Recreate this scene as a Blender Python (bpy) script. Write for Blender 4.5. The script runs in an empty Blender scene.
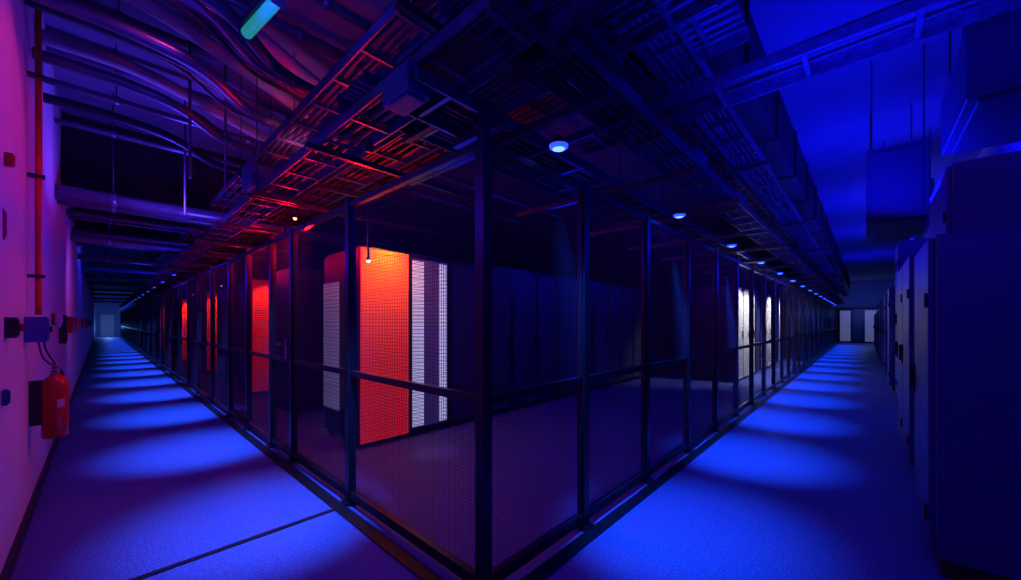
import bpy, bmesh, math, random
from mathutils import Vector, Matrix
random.seed(4)
S=bpy.context.scene
COL=S.collection
try:
    S.view_settings.view_transform='Standard'
    S.view_settings.look='None'
except Exception: pass

# ------------------------------------------------------------ materials
def mat(name,col,rough=.5,metal=0.,var=.15,scale=8.,bump=0.,bscale=80.,emit=None,es=0.):
    m=bpy.data.materials.new(name); m.use_nodes=True
    nt=m.node_tree; b=nt.nodes['Principled BSDF']
    tc=nt.nodes.new('ShaderNodeTexCoord')
    n=nt.nodes.new('ShaderNodeTexNoise'); n.inputs['Scale'].default_value=scale; n.inputs['Detail'].default_value=4
    nt.links.new(tc.outputs['Object'],n.inputs['Vector'])
    r=nt.nodes.new('ShaderNodeValToRGB')
    r.color_ramp.elements[0].position=.3; r.color_ramp.elements[1].position=.7
    r.color_ramp.elements[0].color=[c*(1-var) for c in col]+[1]
    r.color_ramp.elements[1].color=[min(1,c*(1+var)) for c in col]+[1]
    nt.links.new(n.outputs['Fac'],r.inputs['Fac']); nt.links.new(r.outputs['Color'],b.inputs['Base Color'])
    b.inputs['Roughness'].default_value=rough; b.inputs['Metallic'].default_value=metal
    if bump>0:
        n2=nt.nodes.new('ShaderNodeTexNoise'); n2.inputs['Scale'].default_value=bscale; n2.inputs['Detail'].default_value=3
        nt.links.new(tc.outputs['Object'],n2.inputs['Vector'])
        bp=nt.nodes.new('ShaderNodeBump'); bp.inputs['Strength'].default_value=bump; bp.inputs['Distance'].default_value=.01
        nt.links.new(n2.outputs['Fac'],bp.inputs['Height']); nt.links.new(bp.outputs['Normal'],b.inputs['Normal'])
    if emit:
        b.inputs['Emission Color'].default_value=list(emit)+[1]; b.inputs['Emission Strength'].default_value=es
    return m

def perf(name,col,hole,pitch=.022,band=.0445,r=.33,glow=None,gs=0.,gvar=.55):
    m=bpy.data.materials.new(name); m.use_nodes=True
    nt=m.node_tree; b=nt.nodes['Principled BSDF']; N=nt.nodes.new; L=nt.links.new
    tc=N('ShaderNodeTexCoord'); sp=N('ShaderNodeSeparateXYZ'); L(tc.outputs['Object'],sp.inputs[0])
    def M(op,a,bv=None):
        n=N('ShaderNodeMath'); n.operation=op
        for i,v in enumerate((a,bv)):
            if v is None: continue
            if isinstance(v,(int,float)): n.inputs[i].default_value=v
            else: L(v,n.inputs[i])
        return n.outputs[0]
    fx=M('SUBTRACT',M('FRACT',M('DIVIDE',sp.outputs['X'],pitch)),.5)
    fz=M('SUBTRACT',M('FRACT',M('DIVIDE',sp.outputs['Z'],pitch)),.5)
    d=M('SQRT',M('ADD',M('MULTIPLY',fx,fx),M('MULTIPLY',fz,fz)))
    h=M('LESS_THAN',d,r)
    bd=M('LESS_THAN',M('FRACT',M('DIVIDE',sp.outputs['Z'],band)),.22)
    h=M('MAXIMUM',h,M('MULTIPLY',bd,.8))
    mx=N('ShaderNodeMix'); mx.data_type='RGBA'
    L(h,mx.inputs['Factor']); mx.inputs[6].default_value=list(col)+[1]; mx.inputs[7].default_value=list(hole)+[1]
    L(mx.outputs[2],b.inputs['Base Color']); b.inputs['Roughness'].default_value=.6
    if glow:   # emission painted in for light on the perforated face, no lamps inside
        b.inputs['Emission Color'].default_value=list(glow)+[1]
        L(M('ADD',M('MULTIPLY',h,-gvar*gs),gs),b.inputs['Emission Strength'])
    return m

M_frame=mat('powder_coated_steel',(.012,.013,.03),.32,.3)
M_wire=mat('cage_wire',(.01,.013,.06),.6,.2)
M_tray=mat('galvanised_tray',(.07,.075,.2),.35,.7,.35,20)
M_dark=mat('dark_steel',(.025,.025,.06),.4,.5)
M_pipe=mat('dull_pipe',(.13,.11,.22),.33,.55,.2)
M_pale=mat('pale_insulated_pipe',(.32,.28,.36),.6,0,.1)
M_duct=mat('black_duct',(.006,.006,.012),.6)
M_cable=mat('cable_jacket',(.012,.012,.04),.5,0,.4,30)
M_rack=mat('rack_black',(.012,.014,.04),.4,.3)
M_redrack=perf('door_painted_red_glow',(.9,.38,.13),(.55,.2,.06),.013,.0445,.3,(1,.008,.001),.32,.25)  # red-orange light on the door put in as emission
M_redrack2=perf('door_pale_painted_red_glow',(.75,.3,.2),(.16,.06,.04),.022,.0445,.33,(1,.012,.004),.2)  # weaker red light on the door, also put in as emission
M_white=perf('door_white_perforated',(.55,.58,.75),(.15,.15,.2),.03,.0445,.22,(.58,.6,1),.62,.65)  # blue-white light on the perforated metal put in as emission
M_grey=perf('panel_grey_perforated',(.3,.3,.45),(.08,.08,.12),.03,.0445,.25,(.45,.45,.9),.16,.7)  # dimmer version of the white perforation, its glow painted in as emission
M_blackdoor=perf('door_black_perforated',(.035,.045,.15),(.012,.015,.05))
M_warm=mat('pale_cabinet',(.65,.65,.62),.5)
M_wall=mat('wall_paint',(.55,.48,.66),.7,0,.05,3,.15,120)
M_wallb=mat('wall_paint_cool',(.2,.2,.5),.8,0,.06,2,.1,60)
M_lav=mat('rack_lavender_panel',(.13,.12,.3),.5,0,.15,8,0,80,(.2,.14,.6),.06)  # faint violet emission put into the panel, which is no lamp
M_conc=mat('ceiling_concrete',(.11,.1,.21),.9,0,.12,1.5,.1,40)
M_base=mat('skirting',(.01,.01,.012),.5)
M_orange=mat('orange_red_pipe',(.5,.035,.02),.35,.1)
M_red=mat('extinguisher_red',(.42,.01,.012),.3,.1,.05)
M_black=mat('black_plastic',(.012,.012,.014),.4)
M_blueplastic=mat('blue_plastic',(.03,.05,.3),.4)
M_chrome=mat('chrome',(.5,.5,.55),.3,1.,.03)
M_paper=mat('white_label',(.4,.35,.42),.6)
M_cab=mat('cabinet_paint',(.022,.04,.2),.42,.1,.08,3)
M_unit=mat('air_unit_paint',(.012,.016,.075),.5,.1,.08,3)
M_cab2=mat('cabinet_grey',(.04,.06,.25),.5,.1,.08,3)
M_bluelens=mat('blue_lens',(.05,.2,1),.3,0,.02,5,0,80,(.01,.04,1),3)
M_bluecore=mat('blue_lens_core',(.3,.5,1),.3,0,.02,5,0,80,(.1,.22,1),3.5)
M_redlens=mat('red_lens',(1,.1,.05),.3,0,.02,5,0,80,(1,.25,.1),5)
M_whitelens=mat('white_lens',(1,1,1),.3,0,.02,5,0,80,(.75,.75,1),9)
M_teal=mat('teal_tube',(.01,.15,.17),.3,0,.5,9,0,80,(.01,.24,.18),.9)
M_plate=mat('threshold_metal',(.015,.015,.03),.5,.6)

def floor_mat():
    m=bpy.data.materials.new('floor_vinyl'); m.use_nodes=True
    nt=m.node_tree; b=nt.nodes['Principled BSDF']; N=nt.nodes.new; L=nt.links.new
    tc=N('ShaderNodeTexCoord')
    n=N('ShaderNodeTexNoise'); n.inputs['Scale'].default_value=75; n.inputs['Detail'].default_value=6; n.inputs['Roughness'].default_value=.75
    L(tc.outputs['Object'],n.inputs['Vector'])
    r=N('ShaderNodeValToRGB'); r.color_ramp.elements[0].position=.38; r.color_ramp.elements[1].position=.64
    r.color_ramp.elements[0].color=(.03,.04,.19,1); r.color_ramp.elements[1].color=(.11,.17,.68,1)
    L(n.outputs['Fac'],r.inputs['Fac'])
    br=N('ShaderNodeTexBrick'); br.offset=0; br.inputs['Scale'].default_value=1
    br.inputs['Brick Width'].default_value=.6; br.inputs['Row Height'].default_value=.6; br.inputs['Mortar Size'].default_value=.002
    br.inputs['Color1'].default_value=(1,1,1,1); br.inputs['Color2'].default_value=(.94,.94,.94,1); br.inputs['Mortar'].default_value=(.8,.8,.8,1)
    L(tc.outputs['Object'],br.inputs['Vector'])
    mx=N('ShaderNodeMix'); mx.data_type='RGBA'; mx.blend_type='MULTIPLY'; mx.inputs[0].default_value=1
    L(r.outputs['Color'],mx.inputs[6]); L(br.outputs['Color'],mx.inputs[7]); L(mx.outputs[2],b.inputs['Base Color'])
    bp=N('ShaderNodeBump'); bp.inputs['Strength'].default_value=.6; bp.inputs['Distance'].default_value=.012
    L(n.outputs['Fac'],bp.inputs['Height']); L(bp.outputs['Normal'],b.inputs['Normal'])
    b.inputs['Roughness'].default_value=.5; b.inputs['Specular IOR Level'].default_value=.3
    return m
M_floor=floor_mat()

# ------------------------------------------------------------ mesh helpers
def box(bm,x0,x1,y0,y1,z0,z1):
    v=[bm.verts.new((x,y,z)) for z in (z0,z1) for y in (y0,y1) for x in (x0,x1)]
    for f in ((0,2,3,1),(4,5,7,6),(0,1,5,4),(2,6,7,3),(0,4,6,2),(1,3,7,5)):
        bm.faces.new([v[i] for i in f])
def tube(bm,pts,r,n=8,cap=True):
    pts=[Vector(p) for p in pts]; rings=[]; prev=None
    for i,p in enumerate(pts):
        if i==0: t=pts[1]-p
        elif i==len(pts)-1: t=p-pts[i-1]
        else: t=(pts[i+1]-p).normalized()+(p-pts[i-1]).normalized()
        t.normalize()
        if prev is None:
            a=Vector((0,0,1)) if abs(t.z)<.9 else Vector((1,0,0))
            u=t.cross(a).normalized()
        else:
            u=(prev-t*prev.dot(t)).normalized()
        prev=u; w=t.cross(u)
        rings.append([bm.verts.new(p+(u*math.cos(2*math.pi*k/n)+w*math.sin(2*math.pi*k/n))*r) for k in range(n)])
    for a,b in zip(rings,rings[1:]):
        for k in range(n):
            f=bm.faces.new((a[k],a[(k+1)%n],b[(k+1)%n],b[k])); f.smooth=(n>5)
    if cap:
        bm.faces.new(rings[0][::-1]); bm.faces.new(rings[-1])
def lathe(bm,prof,n=24,c=(0,0,0)):
    rings=[]
    for r,z in prof:
        rings.append([bm.verts.new((c[0]+r*math.cos(2*math.pi*k/n),c[1]+r*math.sin(2*math.pi*k/n),c[2]+z)) for k in range(n)])
    for a,b in zip(rings,rings[1:]):
        for k in range(n):
            f=bm.faces.new((a[k],a[(k+1)%n],b[(k+1)%n],b[k])); f.smooth=True
    bm.faces.new(rings[0][::-1]); bm.faces.new(rings[-1])
def smooth_path(pts,n=8):
    P=[Vector(p) for p in pts]; out=[]
    P=[P[0]]+P+[P[-1]]
    for i in range(1,len(P)-2):
        for k in range(n):
            t=k/n; a,b,c,d=P[i-1],P[i],P[i+1],P[i+2]
            out.append(.5*((2*b)+(c-a)*t+(2*a-5*b+4*c-d)*t*t+(3*b-a-3*c+d)*t*t*t))
    out.append(P[-2]); return out
def finish(bm,name):
    bmesh.ops.recalc_face_normals(bm,faces=bm.faces)
    me=bpy.data.meshes.new(name); bm.to_mesh(me); bm.free(); return me
def place(name,data,m=None,loc=(0,0,0),rz=0.,parent=None,label=None,cat=None,group=None,kind=None,bevel=0):
    o=bpy.data.objects.new(name,data)
    if m is not None and data is not None and len(data.materials)==0: data.materials.append(m)
    o.location=loc; o.rotation_euler=(0,0,rz)
    COL.objects.link(o)
    if parent is not None: o.parent=parent
    if label: o['label']=label
    if cat: o['category']=cat
    if group: o['group']=group
    if kind: o['kind']=kind
    if bevel:
        b=o.modifiers.new('bevel','BEVEL'); b.width=bevel; b.segments=2; b.limit_method='ANGLE'
    return o
def boxes(name,lst):
    bm=bmesh.new()
    for b in lst: box(bm,*b)
    return finish(bm,name)

WX=-1.65; WY=-2.75; CH=4.1; LY=52.; LX=34.
# ------------------------------------------------------------ room
place('floor',boxes('floor',[(WX,LX,WY,LY,-.1,0)]),M_floor,kind='structure')
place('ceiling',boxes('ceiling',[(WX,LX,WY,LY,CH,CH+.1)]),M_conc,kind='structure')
place('wall_left',boxes('wall_left',[(WX-.1,WX,WY-.1,LY,0,CH)]),M_wall,kind='structure')
place('wall_right',boxes('wall_right',[(WX,LX,WY-.1,WY,0,CH)]),M_wallb,kind='structure')
place('wall_back',boxes('wall_back',[(WX-.1,LX,LY,LY+.1,0,CH)]),M_wallb,kind='structure')
place('wall_far',boxes('wall_far',[(LX,LX+.1,WY-.1,LY+.1,0,CH)]),M_wallb,kind='structure')
place('baseboard_left',boxes('baseboard_left',[(WX,WX+.015,WY,LY,0,.11)]),M_base,kind='structure')
place('baseboard_right',boxes('baseboard_right',[(WX+.015,LX,WY,WY+.015,0,.11)]),M_base,kind='structure')
place('trim_1',boxes('trim_1',[(WX+.02,-.05,1.46,1.5,0,.006)]),M_plate,kind='structure')
place('trim_2',boxes('trim_2',[(-.13,-.05,-.13,LY-.1,0,.012)]),M_plate,kind='structure')
place('trim_3',boxes('trim_3',[(-.05,LX-.1,-.13,-.05,0,.012)]),M_plate,kind='structure')

# ------------------------------------------------------------ cage
PW=.06; TOP=2.3
def wire(w,z0,z1,p,r):
    bm=bmesh.new()
    nx=int(w/p); nz=int((z1-z0)/p)
    for i in range(1,nx):
        x=i*w/nx; box(bm,x-r,x+r,-r,r,z0,z1)
    for j in range(1,nz):
        z=z0+j*(z1-z0)/nz; box(bm,0,w,r,2*r,z-r,z+r)
    return finish(bm,'wire_mesh')
cache={}
def bay(x,y,w,rz,far):
    key=(round(w,2),far); h=PW/2
    ww=w-PW
    if key not in cache:
        f=boxes('frame',[(0,ww,-.02,.02,.05,.11),(0,ww,-.018,.018,.978,1.022),(0,ww,-.02,.02,TOP-.04,TOP),
                         (0,.015,-.016,.016,.11,.978),(ww-.015,ww,-.016,.016,.11,.978),(0,.015,-.016,.016,1.022,TOP-.04),(ww-.015,ww,-.016,.016,1.022,TOP-.04)])
        f.materials.append(M_frame)
        p,r=((.021,.0009) if far==0 else ((.028,.0012) if far==1 else (.07,.0018)))
        a=wire(ww,.11,.978,p,r); b=wire(ww,1.022,TOP-.04,p,r)
        a.materials.append(M_wire); b.materials.append(M_wire)
        cache[key]=(f,a,b)
    f,a,b=cache[key]
    c,s=math.cos(rz),math.sin(rz)
    e=place('security_fence',None,loc=(x+c*h,y+s*h,0),rz=rz,label='black steel framed wire mesh security fence bay with mid rail',cat='fence',group='wire mesh fence bays')
    place('frame',f,parent=e); place('wire_mesh',a,parent=e); place('wire_mesh',b,parent=e)
h=PW/2
post_me=boxes('fence_post',[(-h,h,-h,h,.012,TOP+.02),(-.05,.05,-.05,.05,.0121,.024),(-h-.004,h+.004,-h-.004,h+.004,TOP+.02,TOP+.035)])
post_me.materials.append(M_frame)
hc=.023
corner_me=boxes('fence_post',[(-hc,hc,-hc,hc,.012,2.47),(-.05,.05,-.05,.05,.0121,.024),(-hc-.006,hc+.006,-hc-.006,hc+.006,2.47,2.485)])
corner_me.materials.append(M_frame)
def post(x,y,me=None):
    place('fence_post',me or post_me,loc=(x,y,0),label='black square steel post of the mesh cage' if me is None else 'black square steel corner post joining two runs of mesh cage',cat='post',group='fence posts')
post(0,0,corner_me)
ly=[0,1.49,2.76,3.43,4.43,5.44]
while ly[-1]<49: ly.append(ly[-1]+1.31)
for a,b in zip(ly,ly[1:]):
    bay(0,a,b-a,math.pi/2,0 if a<3 else (1 if a<9 else 2)); post(0,b)
lx=[0,.92,1.92,2.97]
while lx[-1]<31.5: lx.append(lx[-1]+1.05)
for a,b in zip(lx,lx[1:]):
    bay(a,0,b-a,0,0 if a<2.5 else (1 if a<6 else 2)); post(b,0)
place('gate_latch',boxes('gate_latch',[(-.05,-.02,2.80,2.86,1.02,1.22),(-.09,-.05,2.82,2.84,1.16,1.18),(-.1,-.085,2.82,2.94,1.155,1.18)]),M_chrome,label='steel lever latch on the cage gate',cat='latch')

# ------------------------------------------------------------ racks
rack_cache={}
def rack(x,y,style,rz=0,H=2.2,w=.6,d=1.0,label='',group='server racks'):
    e=place('server_rack',None,loc=(x,y,0),rz=rz,label=label,cat='server rack',group=group)
    k=(style,H,w,d)
    if k not in rack_cache:
        body=boxes('body',[(.005,w-.005,.03,d,.06,H),(.03,w-.03,.06,d-.03,H,H+.03),(.02,.08,.08,.16,0,.06),(w-.08,w-.02,.08,.16,0,.06),(.02,.08,d-.16,d-.08,0,.06),(w-.08,w-.02,d-.16,d-.08,0,.06)])
        body.materials.append(M_rack)
        fr=boxes('door_frame',[(.005,.03,0,.03,.06,H),(w-.03,w-.005,0,.03,.06,H),(.03,w-.03,0,.03,.06,.1),(.03,w-.03,0,.03,H-.04,H)])
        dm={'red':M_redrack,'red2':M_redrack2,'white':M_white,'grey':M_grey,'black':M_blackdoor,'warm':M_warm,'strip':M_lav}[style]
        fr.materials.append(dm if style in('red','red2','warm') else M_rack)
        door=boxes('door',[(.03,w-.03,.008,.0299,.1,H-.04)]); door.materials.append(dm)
        hd=boxes('handle',[(w-.065,w-.045,-.02,.007,1.0,1.18)]); hd.materials.append(M_black)
        st=None
        if style=='strip':
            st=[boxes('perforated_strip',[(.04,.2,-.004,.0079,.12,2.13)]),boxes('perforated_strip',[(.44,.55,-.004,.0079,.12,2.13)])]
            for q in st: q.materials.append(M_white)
        rack_cache[k]=(body,fr,door,hd,st)
    b,fr,dr,hd,st=rack_cache[k]
    place('body',b,parent=e); place('door_frame',fr,parent=e)
    q=place('door',dr,parent=e); 
    if st:
        for s_ in st: place('perforated_strip',s_,parent=q)
    elif style!='red': place('handle',hd,parent=q)
    return e
L_r='tall server rack with perforated door and painted-in red-orange glow'
L_w='tall server rack with white perforated door'
L_b='tall black server rack with perforated door'
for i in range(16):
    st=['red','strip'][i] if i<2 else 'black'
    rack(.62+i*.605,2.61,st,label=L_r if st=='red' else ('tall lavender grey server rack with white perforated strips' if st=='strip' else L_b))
place('perforated_panel',boxes('perforated_panel',[(0,.42,0,.02,.35,1.86)]),M_grey,loc=(.59,3.55,0),rz=-math.pi/2,label='grey perforated metal panel on the side of the end rack',cat='panel')
for row,yy in enumerate([4.95,7.13,9.4,11.7,14.,16.3,18.6,21,23.5,26]):
    for i in range(3 if row<4 else 2):
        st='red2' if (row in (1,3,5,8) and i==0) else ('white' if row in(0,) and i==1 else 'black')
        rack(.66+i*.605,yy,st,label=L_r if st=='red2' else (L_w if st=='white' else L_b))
WR=(0,1,2,4,5,7)
WXS=[8.6,9.25,9.9,10.6,11.5,12.3,13.3,14.4]
for i,x in enumerate(WXS):
    rack(x,.75,'warm' if i in WR else 'black',label='tall pale cabinet lit by white light inside the cage' if i in WR else L_b)
for i in range(8):
    rack(16+i*1.5,.75,'black',label=L_b)
for i in range(4):
    rack(32.9,-.1-.62*i,'grey' if i in(0,2) else 'black',rz=-math.pi/2,label='tall pale grey server rack closing the end of the aisle' if i in (0,2) else 'tall dark server rack closing the end of the aisle')

# ------------------------------------------------------------ cable trays
def tray_mesh(L,w,rung=.4,hh=.07):
    bm=bmesh.new()
    for y in (0,w-.012):
        box(bm,0,L,y,y+.012,0,hh)
        box(bm,0,L,y-.008 if y else y,y+.02 if not y else y+.012,hh-.008,hh)
    n=int(L/rung)
    for i in range(n):
        x=(i+.5)*L/n; box(bm,x-.012,x+.012,.012,w-.012,.006,.024)
    me=finish(bm,'cable_tray'); me.materials.append(M_tray); return me
TR={}
def tray(x,y,z,L,w,along,hang=True,label='galvanised steel ladder cable tray suspended from the ceiling',cables=3,top=None):
    key=(L,w); top=top or CH
    if key not in TR: TR[key]=tray_mesh(L,w)
    rz=0 if along=='x' else math.pi/2
    o=place('cable_tray',TR[key],loc=(x,y,z),rz=rz,label=label,cat='cable tray',group='ladder cable trays')
    if hang:
        for yy in (-.02,w+.02):
            bm=bmesh.new(); tube(bm,[(.5,yy,-.03),(.5,yy,top-z)],.005,6)
            hm=finish(bm,'hanger_rod'); hm.materials.append(M_dark); place('hanger_rod',hm,parent=o)
        hm=boxes('hanger_bar',[(.48,.52,-.05,w+.05,-.045,0)]); hm.materials.append(M_dark)
        place('hanger_bar',hm,parent=o)
    if cables:
        bm=bmesh.new()
        for c in range(cables):
            yy=.04+(w-.08)*(c+.5)/cables
            pts=[(L*k/6,yy+random.uniform(-.015,.015),.04+random.uniform(0,.012)) for k in range(7)]
            pts[0]=(0,yy,.045); pts[-1]=(L,yy,.045)
            tube(bm,pts,random.uniform(.014,.022),6)
        cm=finish(bm,'cable_bundle'); cm.materials.append(M_cable)
        place('cable_bundle',cm,loc=(x,y,z),rz=rz,label='dark cables lying in a ladder tray',cat='cables',group='cables in trays')
for k in range(14):
    y=-.9+3.2*k
    tray(.0,y,2.62,3.2,.28,'y',cables=3)
    if k<10: tray(.62,y,2.84,3.2,.34,'y',top=3.18,cables=4)
    if k<8: tray(1.3,y,3.05,3.2,.4,'y',top=3.5,cables=5)
    if k<6: tray(-.02,y+.7,3.0,3.2,.24,'y',cables=3)
for k in range(10):
    x=-.32+3.2*k
    tray(x,.1,2.5,3.2,.3,'x',cables=4,top=3.43)
    tray(x,-.36,2.72,3.2,.3,'x',cables=4,top=3.43)
    tray(x,-.62,3.05,3.2,.26,'x',cables=4,top=3.43)
    tray(x,.62,2.71,3.2,.34,'x',cables=5)
    tray(x,-.2,3.2,3.2,.4,'x',cables=6,top=3.43)
tray(1.6,-2.7,2.85,3.1,.3,'y',cables=2,top=3.43)

sm=boxes('strut_channel',[(-.02,.02,-.5,1.2,0,.04)]); sm.materials.append(M_dark)
sm2=boxes('strut_channel',[(-.35,1.9,-.02,.02,0,.04)]); sm2.materials.append(M_dark)
for k in range(24):
    place('strut_channel',sm,loc=(.35+1.25*k,0,2.459),label='dark steel strut channel under the cable trays',cat='strut',group='strut channels')
for k in range(22):
    place('strut_channel',sm2,loc=(0,1.4+1.5*k,2.579),label='dark steel strut channel under the cable trays',cat='strut',group='strut channels')

def tapbox(x,y,z,a,b,c,m=M_cab):
    place('junction_box',boxes('junction_box',[(0,a,0,b,0,c),(a*.1,a*.9,b*.1,b*.9,-.012,0),(a*.3,a*.7,b,b+.02,c*.3,c*.7)]),m,loc=(x,y,z),label='grey steel busway tap-off box hanging under cable trays',cat='junction box',group='tap-off boxes',bevel=.006)
for (x,y,z,a,b,c) in [(.95,-.25,2.8,.36,.22,.16),(2.3,-.3,2.8,.34,.2,.16),(3.9,-.3,2.8,.34,.2,.16),(-.3,3.0,2.75,.22,.36,.2)]:
    tapbox(x,y,z,a,b,c)
tapbox(-.33,.16,2.48,.13,.24,.14,M_cab)

# ------------------------------------------------------------ conduits / pipes / ducts
def pipe(pts,r,m,name,label,cat,group=None,n=10,sm_=True):
    bm=bmesh.new(); P=smooth_path(pts,6) if sm_ else pts
    tube(bm,P,r,n); me=finish(bm,name)
    return place(name,me,m,label=label,cat=cat,group=group)
for i in range(13):
    y=1.3+i*.2; z=3.33+.08*(i%4)
    j=random.uniform(-.1,.1)
    pipe([(WX+.01,y+.1,z),(-1.2,y+.1,z),(-.8+j,y+.15,z-.04),(-.4+j,y+.45,z-.1),(.1+j,y+.6,z-.05),(.62,y+.5,z-.02),(1.5,y+.55,z-.04),(4.5,y+.55,z-.04)],(.042,.02,.03,.016)[i%4],M_pipe if i%3 else M_dark,'conduit','curved steel conduit running under the concrete ceiling','conduit','curved conduits')
for i in range(4):
    y=2.0+i*.55
    pipe([(WX+.01,y,3.78),(-1.1,y,3.78),(-.5,y+.25,3.76),(0,y+.5,3.74),(.35,y+.7,3.74),(.6,y+1.0,3.76)],.06,M_pale,'insulated_pipe','pale insulated pipe curving under the concrete ceiling','pipe','pale insulated pipes',14)
PL=[(5.2,2.84,.085),(5.5,2.8,.035),(8.3,2.8,.06),(8.6,2.95,.05),(11,2.8,.06),(13.5,2.8,.06),(16,2.8,.06),(19,2.8,.06),(23,2.8,.06),(27,2.8,.06),(32,2.8,.06),(37,2.8,.06)]
PL+=[(3.2,3.95,.04),(3.95,3.55,.03),(4.15,3.95,.05),(5.1,3.6,.03),(5.9,2.95,.03),(7.15,3.0,.04),(7.5,3.2,.03),(7.8,3.05,.025),(9.2,2.95,.04),(9.6,3.15,.03),(2.3,3.95,.05),(1.7,3.9,.04)]
for (y,z,r) in PL:
    xe=2.4 if z<3.5 else .7
    bm=bmesh.new(); tube(bm,[(WX+.005,y,z),(xe,y,z)],r,14)
    for x in (-1.2,-.1,.6): tube(bm,[(x-.03,y,z),(x+.03,y,z)],r+.01,14)
    me=finish(bm,'pipe'); p=place('pipe',me,M_pipe,label='horizontal steel service pipe crossing over the aisle',cat='pipe',group='crossing service pipes')
    for x in (-1.2,.6):
        bm=bmesh.new(); tube(bm,[(x,y,z+r),(x,y,CH)],.006,6)
        hm=finish(bm,'hanger_rod'); hm.materials.append(M_dark); place('hanger_rod',hm,parent=p)
for (x,y) in [(-.75,3.1),(-.45,3.3),(-.6,4.7)]:
    pipe([(x,y,2.7),(x,y,CH)],.012,M_pipe,'drop_rod','vertical steel drop rod hanging from the ceiling','rod','drop rods',8,False)
def duct(x0,x1,y0,y1,z0,z1,label,m=M_duct,along='x',n=5):
    l=[(x0,x1,y0,y1,z0,z1)]
    for i in range(n+1):
        if along=='x':
            x=x0+(x1-x0)*i/n; l.append((x-.015,x+.015,y0-.025,y1+.025,z0-.025,z1+.0))
        else:
            y=y0+(y1-y0)*i/n; l.append((x0-.025,x1+.025,y-.015,y+.015,z0-.025,z1))
    place('air_duct',boxes('air_duct',l),m,label=label,cat='air duct',group='air ducts')
duct(WX+.03,.7,6.2,6.9,3.15,CH-.001,'black rectangular air duct spanning the aisle under the ceiling')
duct(WX+.03,.7,10,10.7,3.0,CH-.001,'black rectangular air duct spanning the aisle under the ceiling')
duct(.9,31,-.66,.35,3.47,CH-.001,'long black rectangular air duct running above the cable trays',n=20)
duct(.78,1.7,.4,22,3.54,CH-.001,'long black rectangular air duct running above the server racks',along='y',n=14)

tb=place('tube_lamp',None,loc=(-.69,1.09,3.1),rz=math.radians(97),label='short tube lamp glowing teal, hung under the ceiling conduits',cat='lamp')
bm=bmesh.new(); tube(bm,[(-.2,0,0),(.2,0,0)],.03,14); me=finish(bm,'tube'); me.materials.append(M_teal); place('tube',me,parent=tb)
me=boxes('housing',[(-.23,.23,-.03,.03,.035,.07),(-.23,-.2,-.03,.03,-.03,.035),(.2,.23,-.03,.03,-.03,.035),(-.005,.005,-.005,.005,.07,CH-3.1)]); me.materials.append(M_dark); place('housing',me,parent=tb)

# ------------------------------------------------------------ luminaires
def lamp_fixture(x,y,z,lens,color,power,target,name='spotlight',label='',size=100,r=.05,blend=.6,group=None,rad=.05,br=.03,core=None):
    e=place(name,None,loc=(x,y,z),label=label,cat='lamp',group=group)
    bm=bmesh.new(); lathe(bm,[(r*.8,.03),(r*.95,.025),(r*1.0,.01),(r*1.02,0),(r*1.0,-.0005)],20); me=finish(bm,'housing'); me.materials.append(M_black)
    place('housing',me,parent=e)
    bm=bmesh.new(); lathe(bm,[(r*1.0,-.001),(r*.95,-.012),(r*.7,-.02),(.002,-.021)],20); me=finish(bm,'lens'); me.materials.append(lens)
    place('lens',me,parent=e)
    if core:
        bm=bmesh.new(); lathe(bm,[(r*.66,-.0212),(r*.55,-.024),(r*.3,-.026),(.002,-.027)],20); me=finish(bm,'lens_core'); me.materials.append(core)
        place('lens_core',me,parent=e)
    me=boxes('bracket',[(-.008,.008,-.008,.008,.03,.03+br)]); me.materials.append(M_dark); place('bracket',me,parent=e)
    if power:
        l=bpy.data.lights.new('beam','SPOT'); l.color=color; l.energy=power; l.spot_size=math.radians(size); l.spot_blend=blend; l.shadow_soft_size=rad
        o=bpy.data.objects.new('beam',l); COL.objects.link(o)
        o.location=(x,y,z-.06)
        o.rotation_euler=(Vector(target)-Vector((x,y,z-.06))).to_track_quat('-Z','Y').to_euler()
    return e
for k in range(15):
    x=.5+1.95*k
    lamp_fixture(x,-.1,2.41,M_bluelens,(.02,.17,1),720,(x+.85,-.45,0),label='round blue LED spotlight mounted above the cage edge',group='blue spotlights',size=42,blend=1,core=M_bluecore,r=.055)
for k in range(21):
    y=-.1+2.25*k+.9
    lamp_fixture(-.2,y,2.44,M_bluelens if k>3 else M_black,(.06,.24,1),800 if k<10 else 600,(-.5,y+.9,0),label='small spotlight under the cable tray over the aisle',group='aisle spotlights',size=42,blend=1,r=.03)
def light(kind,loc,color,power,target=None,size=.1,sx=None,spot=90,blend=.6):
    l=bpy.data.lights.new('light',kind); l.color=color; l.energy=power
    if kind=='AREA':
        l.size=size
        if sx: l.shape='RECTANGLE'; l.size_y=sx
    else: l.shadow_soft_size=size
    if kind=='SPOT': l.spot_size=math.radians(spot); l.spot_blend=blend
    o=bpy.data.objects.new('light',l); COL.objects.link(o); o.location=loc
    if target: o.rotation_euler=(Vector(target)-Vector(loc)).to_track_quat('-Z','Y').to_euler()
for x,p in [(1.0,55),(3.4,70),(6.1,80),(10,80),(14,60),(20,45)]:  # added blue uplights without fixtures, to brighten the right aisle ceiling
    light('AREA',(x,-1.35,2.5),(.004,.006,1),p,(x,-1.7,4),1.)
light('POINT',(.2,-1.9,2.2),(.006,.015,1),9,size=.25)  # added blue light with no fixture, brightens the cabinet sides
for x in (3,6.5,11): light('POINT',(x,-.7,2.3),(.003,.006,1),16,size=.25)  # added blue fill over the right aisle, no fixtures
for y in (1.2,4,8,13): light('POINT',(-.8,y,2.3),(.012,.008,1),14,size=.25)  # added blue fill over the left aisle, no fixtures
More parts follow.
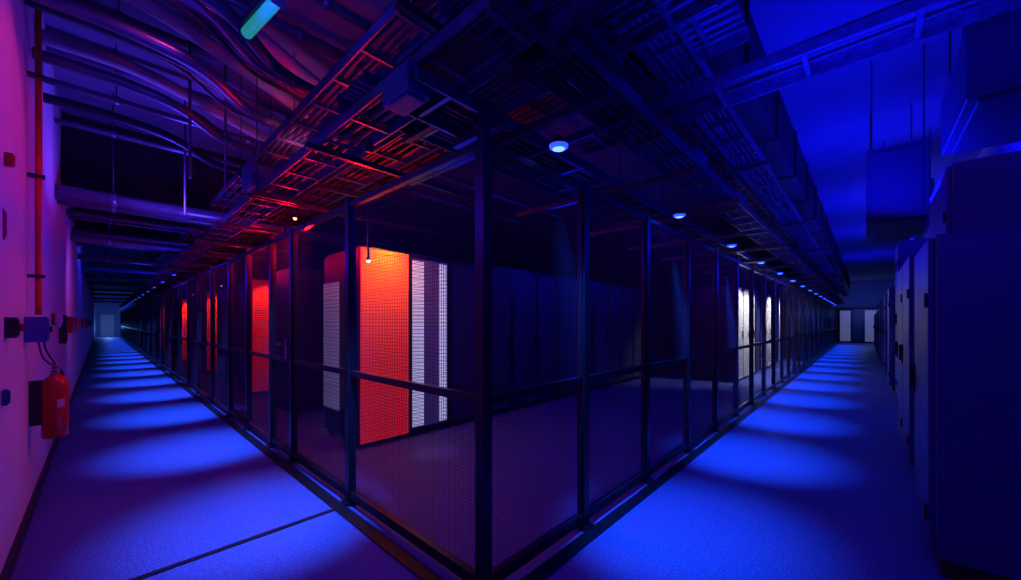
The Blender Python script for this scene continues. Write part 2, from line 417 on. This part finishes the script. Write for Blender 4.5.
light('POINT',(-.75,-.35,2.15),(.01,.03,1),4,size=.1)  # added blue light for the near junction box, no fixture
for (x,y,p) in [(2.2,1.0,10),(3.8,1.9,13),(6.5,1.8,13),(.5,.8,5)]:  # added blue fill inside the cage to lift the dark racks
    light('POINT',(x,y,2.2),(.004,.012,1),p,size=.2)
for (x,y,p) in [(.9,6.6,40),(.9,11.2,60),(.9,15.8,60),(.9,22.9,60)]:
    lamp_fixture(x,y,2.36,M_redlens,(1,.03,.006),p*3,(x+.02,y+.7,1.5),label='red lamp in the cage above the rack row',group='red lamps',size=60,r=.016)
light('AREA',(.93,2.34,2.28),(1,.22,.012),15,(.93,2.56,1.3),.08,.5)
light('POINT',(.45,2.25,2.36),(1,.003,.008),34,size=.05)
light('POINT',(.12,2.7,2.22),(1,.003,.01),10,size=.03)
light('POINT',(.2,3.6,2.3),(1,.003,.02),12,size=.05)
light('POINT',(.3,5,2.3),(1,.005,.03),10,size=.05)
light('POINT',(.4,7,2.3),(1,.005,.02),8,size=.05)
lamp_fixture(-.02,2.65,2.40,M_redlens,(1,.1,.05),0,None,label='tiny red indicator lamp at the top of the cage',r=.016)
lamp_fixture(.35,1.9,1.95,M_whitelens,(.7,.75,1),0,(1.6,2.6,1.2),label='small white lamp hanging inside the cage',r=.014,size=60,br=.5)
light('SPOT',(1.2,2.3,2.3),(.8,.4,1),35,(1.15,1.95,0),.03,spot=14,blend=.4)
for i in WR:
    x=WXS[i]+.3
    light('SPOT',(x-.1,.12,2.25),(.97,.93,1),110,(x,.8,1.35),.04,spot=95)
light('POINT',(31.5,-1.2,2.0),(.12,.25,1),45,size=.2)
# magenta wash on the left wall
light('SPOT',(-.9,1.8,3.6),(1,.05,.38),58,(WX,2.2,1.2),.1,spot=95,blend=1)
light('SPOT',(-1.0,.9,3.2),(.9,.02,.5),14,(-.9,.9,0),.1,spot=70,blend=1)
light('SPOT',(-.5,7,2.6),(1,.1,.4),50,(WX,8.4,1.6),.1,spot=90,blend=1)
light('SPOT',(-.1,2.3,2.9),(1,.16,.3),55,(.1,3.3,3.9),.15,spot=75,blend=1)
light('AREA',(-.8,.6,2.9),(.06,.05,1),16,(-.8,.6,4),.3)
light('AREA',(-.8,4.5,2.5),(.12,.05,1),26,(-.8,4.5,4),.3)
light('AREA',(-.8,12,2.3),(.03,.04,1),16,(-.8,12,4),.4)
light('POINT',(-.8,49,.9),(.15,.4,1),60,size=.2)

# ------------------------------------------------------------ left wall fittings
bm=bmesh.new(); tube(bm,smooth_path([(-1.60,2.85,1.44),(-1.60,2.85,2.0),(-1.60,2.85,3.0),(-1.60,2.85,3.6),(-1.56,2.85,3.8),(-1.3,2.95,3.97),(-.6,3.0,3.99)],6),.017,12)
wp=place('sprinkler_pipe',finish(bm,'sprinkler_pipe'),M_orange,label='orange-red painted vertical pipe fixed to the wall',cat='pipe')
for z in (1.7,2.4,3.1):
    me=boxes('pipe_clamp',[(WX+.001,-1.57,2.82,2.88,z,z+.02)]); me.materials.append(M_dark); place('pipe_clamp',me,parent=wp)
def wbox(name,y,z,w,hh,d,m,label,cat,extra=None):
    o=place(name,boxes(name,[(WX+.001,WX+d,y-w/2,y+w/2,z-hh/2,z+hh/2),(WX+d,WX+d+.006,y-w*.4,y+w*.4,z-hh*.4,z+hh*.4)]),m,label=label,cat=cat,bevel=.004)
    if extra: 
        me=boxes('knob',[(WX+d+.006,WX+d+.02,y-.015,y+.015,z-.02,z+.02)]); me.materials.append(extra); place('knob',me,parent=o)
    return o
wbox('wall_switch',1.97,1.36,.09,.11,.04,M_black,'small dark wall switch box','switch',M_red)
wbox('control_box',2.72,1.34,.12,.17,.1,M_blueplastic,'blue plastic control box on the wall above the extinguisher','control box',M_black)
wbox('wall_socket',1.86,1.0,.05,.08,.02,M_cab,'small dark wall socket plate','socket')
wbox('wall_sign',1.9,1.9,.05,.16,.006,M_red,'small red rectangular wall plate','wall plate')
wbox('motion_sensor',1.93,2.25,.04,.07,.03,M_red,'small red sensor box high on the wall','sensor')
wbox('electrical_box',5.9,1.3,.2,.35,.06,M_black,'dark electrical box on the wall','electrical box')
bm=bmesh.new(); lathe(bm,[(.09,0),(.1,.01),(.1,.02),(.08,.04),(.03,.05),(.01,.052)],24)
ab=place('alarm_bell',finish(bm,'alarm_bell'),M_paper,loc=(WX+.025,4.8,1.42),label='round pale alarm bell mounted on the wall',cat='alarm'); ab.rotation_euler=(0,math.radians(90),0)
me=boxes('back_box',[(-.06,.06,-.06,.06,-.024,0)]); me.materials.append(M_red); place('back_box',me,parent=ab)
for i,y in enumerate([7.2,8.5,10,11.5,13,14.5,16.2,18,22,27]):
    wbox('call_point' if i%2==0 else 'electrical_box',y,1.35,.16,.24,.07,M_red if i%2==0 else M_cab,'red alarm call point on the wall' if i%2==0 else 'dark electrical box on the wall','call point' if i%2==0 else 'electrical box')

def extinguisher(x,y,z0):
    e=place('fire_extinguisher',None,loc=(x,y,z0),label='red fire extinguisher with black hose hanging on the wall',cat='fire extinguisher')
    R=.066
    bm=bmesh.new(); lathe(bm,[(R*.9,0),(R,.012),(R,.38),(R*.93,.41),(R*.7,.435),(R*.4,.45),(R*.38,.46)],28); me=finish(bm,'cylinder'); me.materials.append(M_red); place('cylinder',me,parent=e)
    bm=bmesh.new(); lathe(bm,[(.02,.46),(.024,.465),(.024,.49),(.015,.5)],14); box(bm,-.013,.013,-.04,.04,.47,.488); me=finish(bm,'valve'); me.materials.append(M_chrome); place('valve',me,parent=e)
    me=boxes('lever',[(-.012,.012,-.1,.02,.505,.515),(-.012,.012,-.09,-.02,.478,.486),(-.01,.01,.005,.02,.49,.515)]); me.materials.append(M_black); place('lever',me,parent=e)
    bm=bmesh.new(); tube(bm,smooth_path([(0,.04,.48),(.02,.1,.48),(.04,.11,.38),(.055,.08,.22),(.06,.05,.12)],8),.01,8); tube(bm,[(.06,.05,.13),(.065,.045,.05)],.015,10); me=finish(bm,'hose'); me.materials.append(M_black); place('hose',me,parent=e)
    bm=bmesh.new(); n=12
    a=[bm.verts.new(((R+.001)*math.cos(t),(R+.001)*math.sin(t),zz)) for zz in (.22,.28) for t in [math.radians(-80+ 35*k/n) for k in range(n+1)]]
    for k in range(n): bm.faces.new((a[k],a[k+1],a[k+n+2],a[k+n+1]))
    me=finish(bm,'paper_label'); me.materials.append(M_paper); place('paper_label',me,parent=e)
    me=boxes('wall_bracket',[(-(x-WX)+.001,-R*.8,-.02,.02,.1,.42)]); me.materials.append(M_black); place('wall_bracket',me,parent=e)
extinguisher(-1.53,2.95,.55)
pipe([(WX+.08,2.75,1.25),(-1.56,2.8,1.18),(-1.53,2.85,1.1),(-1.54,2.9,1.08),(-1.58,2.84,1.14),(WX+.06,2.7,1.25)],.005,M_black,'cord','black cord looping below the wall control box','cord')

# ------------------------------------------------------------ right side cabinets
def cabinet(x,y0,w,d,H,m,label,doors=1):
    e=place('electrical_cabinet',None,loc=(x,y0,0),label=label,cat='cabinet',group='electrical cabinets')
    me=boxes('body',[(0,w,-d,-.025,.1,H)]); me.materials.append(m); place('body',me,parent=e,bevel=.01)
    me=boxes('plinth',[(.03,w-.03,-d+.03,-.05,0,.0999)]); me.materials.append(M_base); place('plinth',me,parent=e)
    for i in range(doors):
        a=.008+i*w/doors; b=(i+1)*w/doors-.008
        me=boxes('door',[(a,b,-.024,0,.12,H-.02)]); me.materials.append(m); q=place('door',me,parent=e,bevel=.005)
        me=boxes('handle',[(b-.07,b-.04,.0,.03,H*.5,H*.5+.16),(b-.075,b-.035,.0005,.012,H*.5-.03,H*.5+.0)]); me.materials.append(M_black); place('handle',me,parent=q)
        for zz in (.3,H-.4):
            me=boxes('hinge',[(a-.006,a+.014,.0002,.014,zz,zz+.08)]); me.materials.append(M_black); place('hinge',me,parent=q)
cabinet(1.8,-1.65,.8,1.0,1.87,M_cab,'large dark blue-grey steel electrical cabinet standing on a plinth')
cabinet(2.63,-1.8,.9,.9,2.47,M_cab2,'tall grey steel cabinet beside the row of electrical cabinets')
cabinet(3.56,-1.68,.8,1.0,2.0,M_cab,'dark steel electrical cabinet with door handles',1)
cabinet(4.4,-1.68,.8,1.0,2.0,M_cab,'dark steel electrical cabinet with door handles',1)
cabinet(7.8,-1.8,.9,.9,2.75,M_cab,'very tall dark blue steel cabinet beside the aisle',2)
for k in range(9):
    cabinet(9.6+2.3*k,-1.75,.9,.9,2.1,M_cab,'dark steel electrical cabinet with door handles',1)
def unit(x0,x1,y0,y1,z0,z1,label):
    l=[(x0,x1,y0,y1,z0,z1),(x0+.05,x1-.05,y0+.05,y1-.05,z0-.02,z0),(x0-.012,x0,y0+.04,y1-.04,z0+.05,z1-.05)]
    o=place('fan_coil_unit',boxes('fan_coil_unit',l),M_unit,label=label,cat='air handling unit',group='hung air units',bevel=.008)
    for x in (x0+.05,x1-.07):
        for y in (y0+.03,y1-.05):
            me=boxes('hanger_rod',[(x,x+.012,y,y+.012,z1,CH)]); me.materials.append(M_dark); place('hanger_rod',me,parent=o)
unit(4.1,5.6,-1.85,-1.4,2.42,3.16,'dark rectangular air handling unit hung from the ceiling')
unit(6.6,8.0,-2.1,-1.55,2.85,3.4,'dark rectangular air handling unit hung from the ceiling')
unit(2.3,3.4,-2.7,-1.85,2.75,3.2,'dark rectangular air handling unit hung from the ceiling')
for k,(x,y) in enumerate([(2.4,-2.2),(2.6,-2.3),(2.9,-1.95),(3.1,-2.1)]):
    bm=bmesh.new(); tube(bm,[(x,y,3.2),(x,y,CH)],.045,12)
    place('riser_pipe',finish(bm,'riser_pipe'),M_dark,label='dark vertical riser pipe above the air unit',cat='pipe',group='riser pipes')

place('door_1',boxes('door_1',[(-1.3,-.4,LY-.05,LY-.001,0,2.1),(-.5,-.46,LY-.1,LY-.05,1,1.1)]),M_wall,kind='structure')

w=bpy.data.worlds.new('world'); S.world=w; w.use_nodes=True
w.node_tree.nodes['Background'].inputs[0].default_value=(0,0,.01,1)
cam=bpy.data.cameras.new('camera'); cam.sensor_width=36; cam.lens=36*381.5/1021; cam.shift_y=32/1021; cam.clip_start=.05
co=bpy.data.objects.new('camera',cam); COL.objects.link(co)
co.location=(-1.304,-1.398,1.39); co.rotation_euler=(math.radians(90),0,math.radians(-47.06))
S.camera=co
